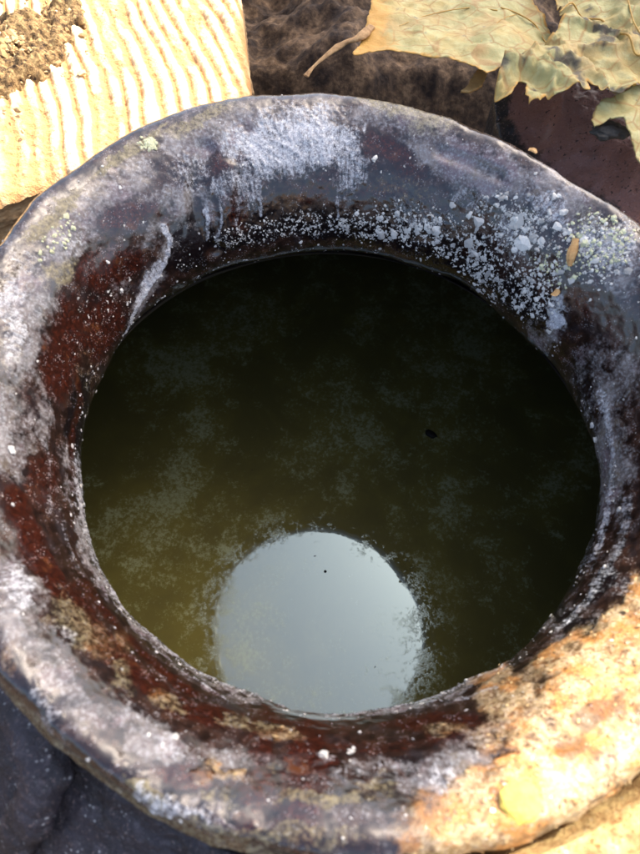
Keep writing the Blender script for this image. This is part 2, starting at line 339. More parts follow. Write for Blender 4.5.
NTH, NS = 1500, 300
P, th = rim_points(NTH, NS); N = vnormals(P)
if N[0, NS//2, 2] < 0: N = -N
flat = P.reshape(-1, 3); Nf = N.reshape(-1, 3)
wprof = np.repeat(spline(PROF, NS)[None, :, 0], NTH, 0).ravel(); dgf = np.repeat(np.degrees(th), NS)
M = rim_masks(flat, wprof, dgf)
edge = np.clip(1-sst(.0, .18, np.abs(wprof))*.6, .3, 1)
disp = (fbm(flat, 34, 2, 11)-.5)*.0048 + (fbm(flat, 120, 2, 12)-.5)*.0010 + (fbm(flat, 420, 3, 13)-.5)*.0003
nf = fbm(flat, 700, 3, 14)
disp += M['white']*.0006*(nf*2-.4) + sst(.3, .9, M['ochre'])*(.0003 + .0014*(fbm(flat, 180, 4, 15)-.45)) + M['olive']*.0005*(nf-.3)
disp -= .0011*(1-sst(.0005, .004, pathdist(flat, [(440, 152), (470, 162), (500, 176)])))
disp -= .0016*(1-sst(.001, .006, pathdist(flat, [(205, 150), (196, 190), (200, 225), (215, 250)])))
disp += .0012*(1-sst(.001, .006, pathdist(flat, [(228, 170), (226, 210), (232, 240)])))
# a thin raised outer arris, nicked here and there
disp += .0012*np.exp(-((wprof-.99)/.02)**2)*sst(.3, .6, fbm(flat, 60, 2, 16))*(np.repeat(spline(PROF, NS)[None, :, 1], NTH, 0).ravel() > .042)
V = flat+Nf*disp[:, None]
rim = mesh('rim', rel(V, jar), grid(NTH, NS, True), rim_material(), jar)
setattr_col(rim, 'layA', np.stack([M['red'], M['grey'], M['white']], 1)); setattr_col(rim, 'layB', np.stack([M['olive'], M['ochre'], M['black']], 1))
def bd(x, y, rx, ry, a=0): return (1-sst(.5, 1.3, blobdist(flat, x, y, rx, ry, a))).reshape(NTH, NS)
right = np.maximum.reduce([bd(430, 232, 60, 22, 22), bd(490, 265, 56, 26, 40), bd(520, 230, 50, 30, 25), bd(540, 290, 26, 34, 30), bd(600, 250, 40, 34, 20)*.8, bd(370, 225, 40, 16, 5)*.8])
topin = np.maximum.reduce([bd(250, 235, 44, 12, -10), bd(310, 225, 60, 14, 0)])
wP = spline(PROF, NS)[None, :, 0]+0*th[:, None]
lipm = np.exp(-((wP-.01)/.06)**2)
fkd = np.maximum(np.maximum(right, topin*.8), lipm*(.15+.35*sst(.25, .7, right))).ravel(); fkd = np.maximum(fkd, .5*(1-sst(.5, 1.3, blobdist(flat, 110, 300, 40, 26, -40))))
setattr_col(rim, 'layC', np.stack([fkd]*3, 1))
arc = np.concatenate([[0], np.cumsum(np.linalg.norm(np.diff(P[0], axis=0), axis=1))])
uvv = np.stack([np.repeat(th*.115, NS), np.tile(arc, NTH)], 1)
uv = rim.data.uv_layers.new(name='flow'); li = np.empty(len(rim.data.loops), np.int32); rim.data.loops.foreach_get('vertex_index', li)
uv.data.foreach_set('uv', uvv[li].astype(np.float32).ravel())
RIMV, RIMN, RIMM = V.reshape(NTH, NS, 3), N, {k: M[k].reshape(NTH, NS) for k in M}
Vn = RIMV

# outer body and inner wall
def revolve(prof, n, dispf=None, rscale=None):
    th = np.linspace(-math.pi, math.pi, n, endpoint=False)
    P = np.stack([prof[None, :, 0]*np.cos(th)[:, None], prof[None, :, 0]*np.sin(th)[:, None], prof[None, :, 1]+0*th[:, None]], -1)
    if rscale is not None: P[..., :2] *= rscale(th)[:, None, None]
    return P
outer = spline([(.126, .026), (.1265, .020), (.130, .012), (.140, .003), (.158, -.010), (.186, -.034), (.232, -.078), (.284, -.132), (.330, -.195), (.340, -.26), (.31, -.34), (.24, -.40), (.15, -.42)], 420)
Pb = revolve(outer, 1000); dgb = np.degrees(np.linspace(-math.pi, math.pi, 1000, endpoint=False)); kb = np.clip(1-(np.arange(420)/130.0), 0, 1)[None]; rb = per(RI, dgb)+(per(RO, dgb)-per(RI, dgb))*.85
Pb[..., :2] *= (1+(rb[:, None]/.126-1)*kb)[..., None]; Nb = vnormals(Pb); Nb = Nb if Nb[0, 100, 0] < 0 else -Nb
rB = np.hypot(Pb[..., 0], Pb[..., 1]); aB = dgb[:, None]
msB = sst(-104, -80, aB+12*fbm(Pb, 25, 2, 9))*(1-sst(10, 45, aB))*sst(.1365, .1395, rB)*(np.arange(420) < 200)[None]
Pb[..., 2] += msB*np.clip((.0455-.08*(rB-.137))-Pb[..., 2], 0, 1)
fb = Pb.reshape(-1, 3); db = (fbm(fb, 30, 3, 40)-.5)*.004+(fbm(fb, 160, 4, 41)-.5)*.0028
ang = np.degrees(np.arctan2(fb[:, 1], fb[:, 0]))
mud = sst(.30, .75, sst(-105, -70, ang)*(1-sst(40, 75, ang))*1.1+(fbm(fb, 60, 4, 42)-.5)*.9)
mud = np.maximum(mud, sst(.55, .8, fbm(fb, 45, 4, 43))*.35)
db += mud*(.0015+.004*(fbm(fb, 130, 4, 44)-.4))
def body_material():
    t = NT('dark glazed body'); o = t.obj(); m, g, _ = t.attr('lay')
    n1 = t.noise(o, 180, 6, .62); n2 = t.noise(o, 700, 5, .65); n3 = t.noise(o, 60, 4, .6); n4 = t.noise(o, 2000, 4, .6)
    c = t.mix(t.step(.35, .7, n3), (.016, .012, .014), (.036, .030, .040)); c = t.mix(t.step(.5, .8, n1), c, (.11, .095, .11)); c = t.mix(t.step(.56, .72, n2), c, (.17, .12, .11)); c = t.mix(t.step(.60, .72, n4), c, (.20, .17, .16))
    mm = t.step(.35, .65, t.math('MULTIPLY_ADD', t.math('SUBTRACT', n2, .5), .6, m))
    oc = t.mix(t.step(.3, .7, n1), (.34, .19, .07), (.58, .42, .18)); oc = t.mix(t.step(.55, .75, n4), oc, (.64, .52, .27)); oc = t.mix(t.step(.66, .78, n2), oc, (.10, .05, .018)); oc = t.mix(t.step(.56, .64, t.noise(o, 420, 3, .5, 2.5)), oc, (.22, .10, .03))
    c = t.mix(mm, c, oc)
    d = t.math('MULTIPLY', t.step(.28, .16, t.voro(o, 500)), t.step(.5, .62, n1)); c = t.mix(t.math('MULTIPLY', d, .6), c, (.5, .5, .48))
    h = t.math('ADD', t.math('MULTIPLY', n1, .5), t.math('MULTIPLY', n2, .5))
    t.bsdf(c, t.mixf(mm, .42, .9), t.bump(h, .0020, .9), .4, t.math('MULTIPLY', t.math('SUBTRACT', 1.0, mm), .08)); return t.m
bm_ = body_material()
body = mesh('body', rel(fb+Nb.reshape(-1, 3)*-db[:, None] if Nb[0, 100, 0] < 0 else fb+Nb.reshape(-1, 3)*db[:, None], jar), grid(1000, 420, True), bm_, jar)
setattr_col(body, 'lay', np.stack([mud, mud, mud], 1))
inner = spline([(.1035, -.0105), (.112, -.020), (.135, -.028), (.172, -.046), (.222, -.088), (.272, -.140), (.317, -.198), (.326, -.26), (.296, -.33), (.22, -.395), (.02, -.41)], 80)
Pi = revolve(inner, 200, rscale=lambda th: 1+0*th)
dgi = np.degrees(np.linspace(-math.pi, math.pi, 200, endpoint=False))
k = np.clip(1-(np.arange(80)/14.0), 0, 1)[None]; rin = per(RI, dgi)+(per(RO, dgi)-per(RI, dgi))*.14
Pi[..., :2] *= (1+(rin[:, None]/.1035-1)*k)[..., None]
Pi[:, 0, 2] = -.0118
inw = mesh('inner_wall', rel(Pi.reshape(-1, 3), jar), grid(200, 80, True), simple('inner glaze', [(.3, (.012, .010, .008)), (.7, (.05, .035, .022))], 60, .5, .001), jar)

# lug handle on the shoulder, lower left
def tube(pts, rad, nseg=20, sub=80, squash=(1, 1), seed=0, rough=.0, upv=(0, 0, 1)):
    c = spline(np.array(pts), sub); r = spline(np.array([[x, 0] for x in rad]), sub)[:, 0]
    T = np.gradient(c, axis=0); T /= np.linalg.norm(T, axis=1, keepdims=True)
    U = np.cross(np.array(upv, float)[None], T); U /= np.linalg.norm(U, axis=1, keepdims=True)+1e-9; Wv = np.cross(T, U)
    a = np.linspace(0, 2*math.pi, nseg, endpoint=False)
    V = c[:, None]+r[:, None, None]*(U[:, None]*np.cos(a)[None, :, None]*squash[0]+Wv[:, None]*np.sin(a)[None, :, None]*squash[1])
    V = V.reshape(-1, 3)
    if rough:
        cc = np.repeat(c, nseg, 0); d = V-cc; V = cc+d*(1+rough*(fbm(V, 200, 4, seed)-.5)[:, None])
    F = []
    for i in range(sub-1):
        for j in range(nseg): F.append((i*nseg+j, i*nseg+(j+1) % nseg, (i+1)*nseg+(j+1) % nseg, (i+1)*nseg+j))
    F.append(tuple(range(nseg))[::-1]); F.append(tuple((sub-1)*nseg+j for j in range(nseg)))
    return V, F
hp = [pix(-40, 690, -.002), pix(-4, 692, .004), pix(26, 712, .010), pix(43, 752, .012), pix(42, 792, .006), pix(24, 826, -.006), pix(10, 850, -.018)]
Vh, Fh = tube(hp, [.006, .0062, .0060, .0058, .0058, .006, .006], 40, 200, (1.25, .8), 3, .55)
lug = mesh('lug_handle', rel(Vh, jar), Fh, bm_, jar); setattr_col(lug, 'lay', np.tile((fbm(Vh, 90, 3, 5)*.34)[:, None], (1, 3)))
hr = [p*np.array([-1, -1, 1]) for p in hp]
Vh2, Fh2 = tube([np.array([-p[0], -p[1]+.0, p[2]]) for p in hp], [.006, .0062, .0060, .0058, .0058, .006, .006], 40, 200, (1.25, .8), 4, .55)
lug2 = mesh('lug_handle', rel(Vh2, jar), Fh2, bm_, jar); setattr_col(lug2, 'lay', np.tile((fbm(Vh2, 90, 3, 5)*.55)[:, None], (1, 3)))

# ------------------------------------------------------------------ mineral flakes on the rim (crumbs of lime scale)
bmi = bmesh.new(); bmesh.ops.create_icosphere(bmi, subdivisions=1, radius=1); ICO = np.array([v.co[:] for v in bmi.verts]); IF = np.array([[v.index for v in f.verts] for f in bmi.faces]); bmi.free()
def chips(name, pos, nor, size, mat, parent, flatt=.45, lum=None):
    n = len(pos); a = np.cross(nor, RNG.normal(size=(n, 3))); a /= np.linalg.norm(a, axis=1, keepdims=True); b = np.cross(nor, a)
    sh = RNG.uniform(.6, 1.3, (n, 3))*size[:, None]
    v = ICO[None]*(1+RNG.uniform(-.38, .38, (n, len(ICO), 1)))
    V = pos[:, None]+v[..., 0:1]*a[:, None]*sh[:, None, 0:1]+v[..., 1:2]*b[:, None]*sh[:, None, 1:2]+v[..., 2:3]*nor[:, None]*sh[:, None, 2:3]*flatt
    F = (IF[None]+(np.arange(n)*len(ICO))[:, None, None]).reshape(-1, 3)
    o = mesh(name, rel(V.reshape(-1, 3), parent) if parent else V.reshape(-1, 3), F, mat, parent, smooth=False)
    if lum is None: lum = RNG.uniform(0, 1, n)
    setattr_col(o, 'lay', np.repeat(np.stack([lum, lum, lum], 1), len(ICO), 0)); return o
def sample(nt, dens):
    """dens: NTH x NS probability weights"""
    p = dens.ravel().astype(float); ar = 1+0*p; p = np.clip(p, 0, None); p /= p.sum()
    i = RNG.choice(len(p), nt, p=p)
    return RIMV.reshape(-1, 3)[i]+RNG.normal(size=(nt, 3))*.0002, RIMN.reshape(-1, 3)[i]
clump = sst(.50, .66, fbm(flat, 260, 3, 60)).reshape(NTH, NS); clump2 = sst(.52, .62, fbm(flat, 650, 2, 61)).reshape(NTH, NS)
arean = np.linalg.norm(np.cross(np.roll(P, -1, 0)-P, np.gradient(P, axis=1)), axis=-1)
lip = np.exp(-((wP-.01)/.035)**2)
def flake_material(name, a, b, c3):
    t = NT(name); m, _, _ = t.attr('lay'); o = t.obj(); n = t.noise(o, 2500, 3, .6)
    c = t.mix(m, a, b); c = t.mix(t.step(.5, .7, n), c, c3); t.bsdf(c, .85, t.bump(n, .0003, .8), .3); return t.m
mfl = flake_material('lime flakes', (.36, .34, .31), (.88, .84, .75), (.58, .55, .49))
myl = flake_material('sulphur yellow crumbs', (.55, .53, .30), (.70, .70, .42), (.60, .60, .55))
moch = flake_material('ochre crumbs', (.24, .13, .05), (.56, .42, .22), (.36, .22, .10))
pos, nor = sample(2600, arean*right*(.06+clump*.8+clump2*.8)); size = RNG.lognormal(math.log(.00034), .62, len(pos))
p2, n2_ = sample(500, arean*topin*(.1+clump2)); s2 = RNG.lognormal(math.log(.00028), .35, len(p2))
p3, n3_ = sample(650, arean*lip*(.05+clump)*(.25+right)); s3 = RNG.lognormal(math.log(.00038), .4, len(p3))
p4, n4_ = sample(800, arean*(.03+clump*.3+RIMM['white']*clump2+.4*RIMM['grey']*clump2*clump)*(wP < .98)*(wP > -.02)); s4 = RNG.lognormal(math.log(.00028), .45, len(p4))
fl = chips('lime_flakes', np.vstack([pos, p2, p3, p4]), np.vstack([nor, n2_, n3_, n4_]), np.concatenate([size, s2, s3, s4]), mfl, jar, .32); fl['kind'] = 'stuff'
pos, nor = sample(420, arean*(bd(600, 240, 34, 26, 20)+bd(560, 265, 30, 20)*.5+bd(148, 144, 9, 6)*6+bd(60, 235, 30, 12, -40)*.6)); fy = chips('yellow_crust', pos, nor, RNG.lognormal(math.log(.00050), .4, len(pos)), myl, jar, .5); fy['kind'] = 'stuff'
pos, nor = sample(1100, arean*np.clip(RIMM['ochre']-.3, 0, 1)*(.1+clump)); fo = chips('mud_crumbs', pos, nor, RNG.lognormal(math.log(.00034), .5, len(pos)), moch, jar, .4); fo['kind'] = 'stuff'

def onrim(x, y):
    for k in range(40):
        h = ray(x-k*.6, y+k)
        if h is not None: return h[0], h[1]
# larger single flakes
big = [(375, 158, 4.5), (381, 172, 2), (432, 228, 6), (555, 196, 7), (549, 212, 6), (563, 212, 5), (548, 330, 8), (556, 316, 6), (600, 268, 5), (608, 258, 4), (520, 238, 6), (514, 250, 5), (470, 215, 6), (452, 205, 5), (497, 205, 4),
       (108, 262, 3), (122, 290, 3), (12, 450, 5), (323, 755, 7), (352, 751, 4), (278, 705, 7), (70, 515, 5), (585, 240, 6), (590, 300, 4), (560, 292, 4), (530, 268, 5), (478, 290, 5), (505, 300, 4), (440, 255, 4), (592, 425, 4), (596, 440, 5), (88, 760, 3), (60, 242, 3), (352, 818, 6)]
bp, bn, bs = [], [], []
for x, y, r in big:
    h = ray(x, y)
    if h is None: continue
    for k in range(1 if r < 4 else 3):
        bp.append(h[0]+(RNG.normal(size=3)*.0006 if k else 0)); bn.append(h[1]); bs.append(r*.00026*(1 if k == 0 else .6))
bn_ = np.array(bn); bpa = np.array(bp)
fb2 = chips('lime_lumps', bpa, bn_, np.array(bs), mfl, jar, .35, RNG.uniform(.3, 1, len(bs))); fb2['kind'] = 'stuff'

# ------------------------------------------------------------------ water
t = NT('murky water'); o = t.obj()
n1 = t.noise(o, 13, 5, .62, .3); n2 = t.noise(o, 48, 8, .72, .5); n3 = t.noise(o, 420, 5, .7); n4 = t.noise(o, 1300, 2, .5)
sc = t.math('ADD', t.math('MULTIPLY', n1, .50), t.math('MULTIPLY', n2, .50))
scum = t.step(.50, .62, t.math('MULTIPLY_ADD', t.math('SUBTRACT', n3, .5), .34, sc))
scum = t.math('MULTIPLY', scum, t.mixf(t.step(.36, .60, n3), .35, 1.0))
mur = t.mix(t.step(.35, .65, n1), (.140, .118, .030), (.205, .172, .036))
col = t.mix(t.math('MULTIPLY', scum, .85), mur, (.36, .38, .20))
h = t.math('MULTIPLY', scum, t.math('ADD', n3, n4))
p = t.bsdf(col, .75, None, .2)
gl = t.n('ShaderNodeBsdfGlossy'); gl.inputs['Color'].default_value = (.66, .85, .88, 1); t.put(gl.inputs['Roughness'], t.math('MULTIPLY', scum, .05)); t.put(gl.inputs['Normal'], t.bump(h, .00015, .12))
ms = t.n('ShaderNodeMixShader'); t.put(ms.inputs[0], t.math('SUBTRACT', .180, t.math('MULTIPLY', scum, .055))); t.t.links.new(p.outputs[0], ms.inputs[1]); t.t.links.new(gl.outputs[0], ms.inputs[2]); t.t.links.new(ms.outputs[0], t.out.inputs[0])
WZ = -.2057
a = np.linspace(0, 2*math.pi, 128, endpoint=False); rr = np.array([.001, .08, .24, .3165])
Vw = np.stack([rr[None]*np.cos(a)[:, None], rr[None]*np.sin(a)[:, None], WZ+0*rr[None]+0*a[:, None]], -1).reshape(-1, 3)
water = mesh('water', Vw, grid(128, 4, True), t.m); tag(water, 'dark olive water inside the jar', kind='structure')
# floating specks and one dark seed
msp = simple('dark speck', [(.3, (.006, .005, .004)), (.7, (.02, .015, .01))], 300, .6, .0003)
def ell(c, rx, ry, rz, ang, name, mat, seed=1, sub=2, amp=.3, fq=200):
    bmi = bmesh.new(); bmesh.ops.create_icosphere(bmi, subdivisions=sub, radius=1); V = np.array([v.co[:] for v in bmi.verts]); F = np.array([[v.index for v in f.verts] for f in bmi.faces]); bmi.free()
    V = V*(1+amp*(fbm(V*.01, fq, 3, seed)-.5))[:, None]*np.array([rx, ry, rz]); ca, sa = math.cos(ang), math.sin(ang)
    V = np.stack([V[:, 0]*ca-V[:, 1]*sa, V[:, 0]*sa+V[:, 1]*ca, V[:, 2]], 1)
    o = mesh(name, V, F, mat); o.location = c; return o
c = pix(431, 434, WZ+.0006); s = ell(c, .0052, .0034, .0012, -.6, 'floating_seed', msp, 3, 2, .5); tag(s, 'small black seed floating on the dark water right of centre', 'seed')
pts = [(410, 452), (315, 556), (375, 667), (252, 470), (240, 526), (412, 402), (447, 486), (300, 440)]
pp = np.array([pix(x, y, WZ+.0003) for x, y in pts]); 
sp = chips('drifting_specks', pp, np.tile([0, 0, 1.], (len(pp), 1)), RNG.uniform(.0003, .0006, len(pp)), msp, None, .3); tag(sp, 'fine dark specks drifting on the water', kind='stuff')

# ------------------------------------------------------------------ ribbed plank, upper left
BT = 0.0
A = np.array([-.0525, .204, BT]); e1 = pix(240, 0, BT)-pix(251, 97, BT); e1 /= np.linalg.norm(e1); e2 = pix(0, 197, BT)-pix(110, 152, BT); e2 /= np.linalg.norm(e2)
rd = pix(126, 130, BT)-pix(82, 0, BT); rd /= np.linalg.norm(rd); rp = np.array([rd[1], -rd[0], 0])
nu, nv = 460, 460
u = np.linspace(0, .34, nu)[:, None]; v = np.linspace(0, .30, nv)[None]
Pp = A+u[..., None]*e1+v[..., None]*e2
fp = Pp.reshape(-1, 3)
wv = fp@rp+(fbm(fp, 9, 2, 70)-.5)*.012+(fbm(fp, 90, 3, 75)-.5)*.0022+.05*(fp@rd-A@rd)**2
ph = wv/.0086*2*math.pi + 3.2*(fbm(np.stack([wv, 0*wv, 0*wv], 1), 55, 2, 76)-.5) + 1.6*(fbm(np.stack([wv, fp@rd*.3, 0*wv], 1), 130, 2, 77)-.5)
rdg = 1-(.5-.5*np.cos(ph))**1.5
brk = sst(.36, .60, fbm(np.stack([wv*1.0, fp@rd*.45, 0*wv], 1), 60, 3, 71))
hgt = .0028*rdg*(.15+.85*brk)+(fbm(fp, 90, 4, 72)-.5)*.0030+(fbm(fp, 500, 3, 73)-.5)*.0018
ue = np.repeat(u[:, 0], nv); ve = np.tile(v[0], nu)
hgt -= .006*np.exp(-ve/.003)+.004*np.exp(-ue/.003)
fp2 = fp.copy(); fp2[:, 2] += hgt
fp2 += (ve < .004)[:, None]*0
plank = empty('ribbed_plank', tuple(A+np.array([0, 0, -.06]))); tag(plank, 'sunlit pale ribbed plank with ochre dirt in its grooves, behind the jar', 'plank')
t = NT('ribbed weathered wood'); lay, lay2, _ = t.attr('lay'); o = t.obj(); n1 = t.noise(o, 240, 5, .6); n2 = t.noise(o, 900, 4, .6); n4 = t.noise(o, 40, 3, .5)
x = t.math('MULTIPLY_ADD', t.math('SUBTRACT', n1, .5), .5, lay)
cc = t.mix(t.step(.25, .62, x), (.46, .25, .10), (.68, .48, .26)); cc = t.mix(t.step(.62, .9, x), cc, (.76, .59, .36)); cc = t.mix(t.step(.70, .82, n2), cc, (.30, .16, .06))
cc = t.mix(t.math('MULTIPLY', lay2, t.step(.3, .6, n4)), cc, (.40, .21, .07))
t.bsdf(cc, .85, t.bump(t.math('ADD', n1, n2), .0012, .8), .3); mpl = t.m
top = mesh('ribbed_face', rel(fp2, plank), grid(nu, nv), mpl, plank)
dirt = sst(.12, .26, ve)*(1-sst(.05, .16, ue)*.5)
setattr_col(top, 'lay', np.stack([rdg*(.25+.75*brk)+.15*(1-dirt), dirt, dirt], 1))
# plank's cut end facing the jar, and its sides
cf = []
zz = np.linspace(0, 1, 40)
def side(base, nrm, seed, name):
    n = len(base); Q = base[:, None]+np.zeros((1, 40, 1)); Q[..., 2] = base[:, None, 2]*(1-zz)+(-.032)*zz; q = Q.reshape(-1, 3).copy()
    amt = np.tile(np.minimum(1, zz*8), n)
    q += nrm[None]*(((fbm(q, 70, 4, seed)-.5)*.006+(fbm(q*np.array([1, 1, 3]), 220, 3, seed+1)-.5)*.003)*amt)[:, None]
    return mesh(name, rel(q, plank), grid(n, 40), None, plank)
mend = simple('plank end grain', [(.32, (.16, .085, .035)), (.5, (.33, .21, .10)), (.7, (.46, .32, .17))], 110, .9, .0015, map_scale=(1, 1, 2.4))
G = fp2.reshape(nu, nv, 3)
e2n = np.array([e2[1], -e2[0], 0]); e2n = e2n if e2n@np.array([0, -1, 0]) > 0 else -e2n
s1 = side(G[0], e2n, 80, 'end_face'); s1.data.materials.append(mend)
s2_ = side(G[:, 0], np.array([1., 0, 0]), 84, 'side_face'); s2_.data.materials.append(mend)
s3_ = side(G[-1], np.array([0, 1., 0]), 86, 'side_face'); s3_.data.materials.append(mend)
s4_ = side(G[:, -1], np.array([-1., 0, 0]), 88, 'side_face'); s4_.data.materials.append(mend)

# mud clump on the plank
mmud = simple('dried mud', [(.40, (.03, .016, .008)), (.50, (.20, .12, .05)), (.68, (.46, .33, .15))], 260, .95, .0020)
cb = pix(12, 50, BT+.002)
nn = 150; gx = np.linspace(-1.15, 1.15, nn)[:, None]+0*np.zeros((1, nn)); gy = np.linspace(-1.15, 1.15, nn)[None]+0*gx
R_ = np.hypot(gx, gy); q = np.stack([gx*.031, gy*.050, 0*gx], -1).reshape(-1, 3)
R2 = R_.ravel()+(fbm(q, 60, 4, 90)-.5)*.7
hm = .007*np.clip(1-R2**2, 0, 1)**.6+(fbm(q, 130, 4, 91)-.5)*.012*(1-sst(.8, 1.1, R2))+(fbm(q, 420, 3, 92)-.5)*.0035*(1-sst(.9, 1.15, R2))
ca_, sa_ = math.cos(-.5), math.sin(-.5)
qq = np.stack([q[:, 0]*ca_-q[:, 1]*sa_, q[:, 0]*sa_+q[:, 1]*ca_, hm-.006*sst(.9, 1.1, R2)], 1)
mc = empty('mud_clump', tuple(cb)); tag(mc, 'crumbly lump of dried yellow mud stuck on the sunlit ribbed plank', 'mud clump')
mesh('mud_mound', qq, grid(nn, nn), mmud, mc)
k = 500; rr = np.abs(RNG.normal(0, .022, k)); aa = RNG.uniform(0, 6.28, k); cp = np.stack([cb[0]+rr*np.cos(aa)*1.0, cb[1]+rr*np.sin(aa)*1.2, cb[2]+.001+.006*np.clip(1-rr/.03, 0, 1)], 1)
cr_ = chips('mud_crumbs', cp, np.tile([0, 0, 1.], (k, 1)), RNG.lognormal(math.log(.0010), .45, k), moch, mc, .8); cr_['kind'] = 'stuff'

# ------------------------------------------------------------------ rock behind, top centre
def heightrock(name, x0, x1, y0, y1, zf, mat, n=200):
    X = np.linspace(x0, x1, n)[:, None]+np.zeros((1, n)); Y = np.linspace(y0, y1, n)[None]+0*X
    q = np.stack([X, Y, 0*X], -1).reshape(-1, 3); q[:, 2] = zf(q); return mesh(name, q, grid(n, n), mat)
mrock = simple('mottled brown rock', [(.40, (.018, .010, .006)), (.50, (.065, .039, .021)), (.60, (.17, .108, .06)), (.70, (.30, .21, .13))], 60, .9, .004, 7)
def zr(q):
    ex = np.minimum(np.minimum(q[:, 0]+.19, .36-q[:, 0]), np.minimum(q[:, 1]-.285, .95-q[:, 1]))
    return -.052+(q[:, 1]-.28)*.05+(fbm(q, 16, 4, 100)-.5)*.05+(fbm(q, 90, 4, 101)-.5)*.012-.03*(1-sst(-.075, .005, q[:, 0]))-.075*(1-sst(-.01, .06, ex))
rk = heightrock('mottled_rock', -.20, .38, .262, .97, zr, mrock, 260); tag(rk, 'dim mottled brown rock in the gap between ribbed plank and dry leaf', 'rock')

# ground
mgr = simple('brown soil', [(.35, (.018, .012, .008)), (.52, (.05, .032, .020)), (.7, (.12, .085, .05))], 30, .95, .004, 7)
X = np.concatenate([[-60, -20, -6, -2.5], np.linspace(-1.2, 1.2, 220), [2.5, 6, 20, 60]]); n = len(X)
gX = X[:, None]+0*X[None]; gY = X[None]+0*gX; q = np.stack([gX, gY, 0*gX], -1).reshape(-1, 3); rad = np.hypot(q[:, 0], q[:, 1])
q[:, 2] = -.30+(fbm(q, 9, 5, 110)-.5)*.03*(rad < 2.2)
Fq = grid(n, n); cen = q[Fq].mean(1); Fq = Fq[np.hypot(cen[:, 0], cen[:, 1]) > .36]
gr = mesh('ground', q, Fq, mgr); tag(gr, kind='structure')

# ------------------------------------------------------------------ outline solids (leaf, shard)
def inside(poly, pt):
    x, y = pt; c = False; n = len(poly)
    for i in range(n):
        x1, y1 = poly[i]; x2, y2 = poly[(i+1) % n]
        if (y1 > y) != (y2 > y) and x < (x2-x1)*(y-y1)/(y2-y1)+x1: c = not c
    return c
def cdt(poly, step):
    """fills an outline with a triangle sheet"""
    P2 = []
    n = len(poly)
    for i in range(n):
        a = np.array(poly[i]); b = np.array(poly[(i+1) % n]); m = max(1, int(np.linalg.norm(b-a)/step))
        for k in range(m): P2.append(a+(b-a)*k/m)
    P2 = np.array(P2)
    j = (fbm(np.c_[P2, 0*P2[:, 0]], 350, 3, 5)-.5)*step*1.6; j2 = (fbm(np.c_[P2, 0*P2[:, 0]], 350, 3, 8)-.5)*step*1.6
    P2 = P2+np.stack([j, j2], 1)
    pl = [tuple(p) for p in P2]; nb = len(pl)
    x0, y0 = P2.min(0); x1, y1 = P2.max(0); pts = list(pl)
    xs = np.arange(x0, x1, step); ys = np.arange(y0, y1, step)
    for x in xs:
        for y in ys:
            q = (x+random.uniform(-.3, .3)*step, y+random.uniform(-.3, .3)*step)
            if inside(pl, q): pts.append(q)
    r = geometry.delaunay_2d_cdt([Vector(p) for p in pts], [(i, (i+1) % nb) for i in range(nb)], [], 1, 1e-7)
    return np.array([v[:] for v in r[0]]), [tuple(f) for f in r[2]]
def sheet(name, pxpoly, z0, step, zf, thick, mat, parent, layf=None, zfun_at=None):
    poly = [tuple(pix(x, y, z0)[:2]) for x, y in pxpoly]
    V2, F = cdt(poly, step); z = zf(np.c_[V2, np.zeros(len(V2))]); V = np.c_[V2, z]
    cnt = {}
    for f in F:
        for a, b in zip(f, f[1:]+f[:1]): cnt[(a, b)] = 1
    be = [(a, b) for (a, b) in cnt if (b, a) not in cnt]
    n = len(V); tk = thick(V) if callable(thick) else np.full(n, thick); V3 = np.vstack([V, V-np.c_[0*tk, 0*tk, tk]])
    F3 = list(F)+[tuple(i+n for i in f[::-1]) for f in F]+[(b, a, a+n, b+n) for a, b in be]
    o = mesh(name, rel(V3, parent) if parent else V3, F3, mat, parent)
    if layf is not None:
        bpts = V[[a for a, b in be]][:, :2]; d = np.sqrt(((V[:, None, :2]-bpts[None, ::2])**2).sum(-1)).min(1); L = layf(V, d); setattr_col(o, 'lay', np.vstack([L, L]))
    return o

# reddish shard under the leaf
t = NT('reddish shard'); lay, l2, _ = t.attr('lay'); o = t.obj(); n1 = t.noise(o, 230, 5, .6); n2 = t.noise(o, 900, 5, .65)
x = t.math('MULTIPLY_ADD', t.math('SUBTRACT', n1, .5), 1.0, lay)
cc = t.mix(t.step(.30, .70, x), (.030, .024, .020), (.34, .17, .13)); cc = t.mix(t.step(.55, .75, n2), cc, (.46, .30, .26)); cc = t.mix(t.math('MULTIPLY', t.step(.6, .75, n1), .5), cc, (.13, .11, .09)); cc = t.mix(t.step(.60, .68, t.noise(o, 500, 4, .6)), cc, (.06, .03, .025))
t.bsdf(cc, .8, t.bump(t.math('ADD', n1, n2), .0022, 1.0), .5, .35, coat_rough=.25); msh = t.m
shp = [(497, 84), (505, 108), (522, 130), (545, 152), (575, 172), (610, 196), (650, 232), (720, 280), (760, 200), (700, 80), (620, 50), (540, 60)]
def zsh(q):
    a = pix(505, 108, .025); b = pix(650, 232, .025); ab = (b-a)/np.linalg.norm(b-a); nrm = np.array([-ab[1], ab[0], 0]); s_ = (q-a*np.array([1, 1, 0]))@nrm
    return .012+.020*sst(-.004, .03, s_)-.012*sst(.05, .1, s_)+(fbm(q, 70, 4, 120)-.5)*.008+(fbm(q, 300, 3, 121)-.5)*.003
shard = sheet('red_shard', shp, .025, .0016, zsh, .022, msh, None, lambda V, d: np.tile((sst(.001, .011, d)*.9)[:, None], (1, 3)))
tag(shard, 'thick reddish brown bark piece with blackened edge, tucked under the dry leaf', 'bark')

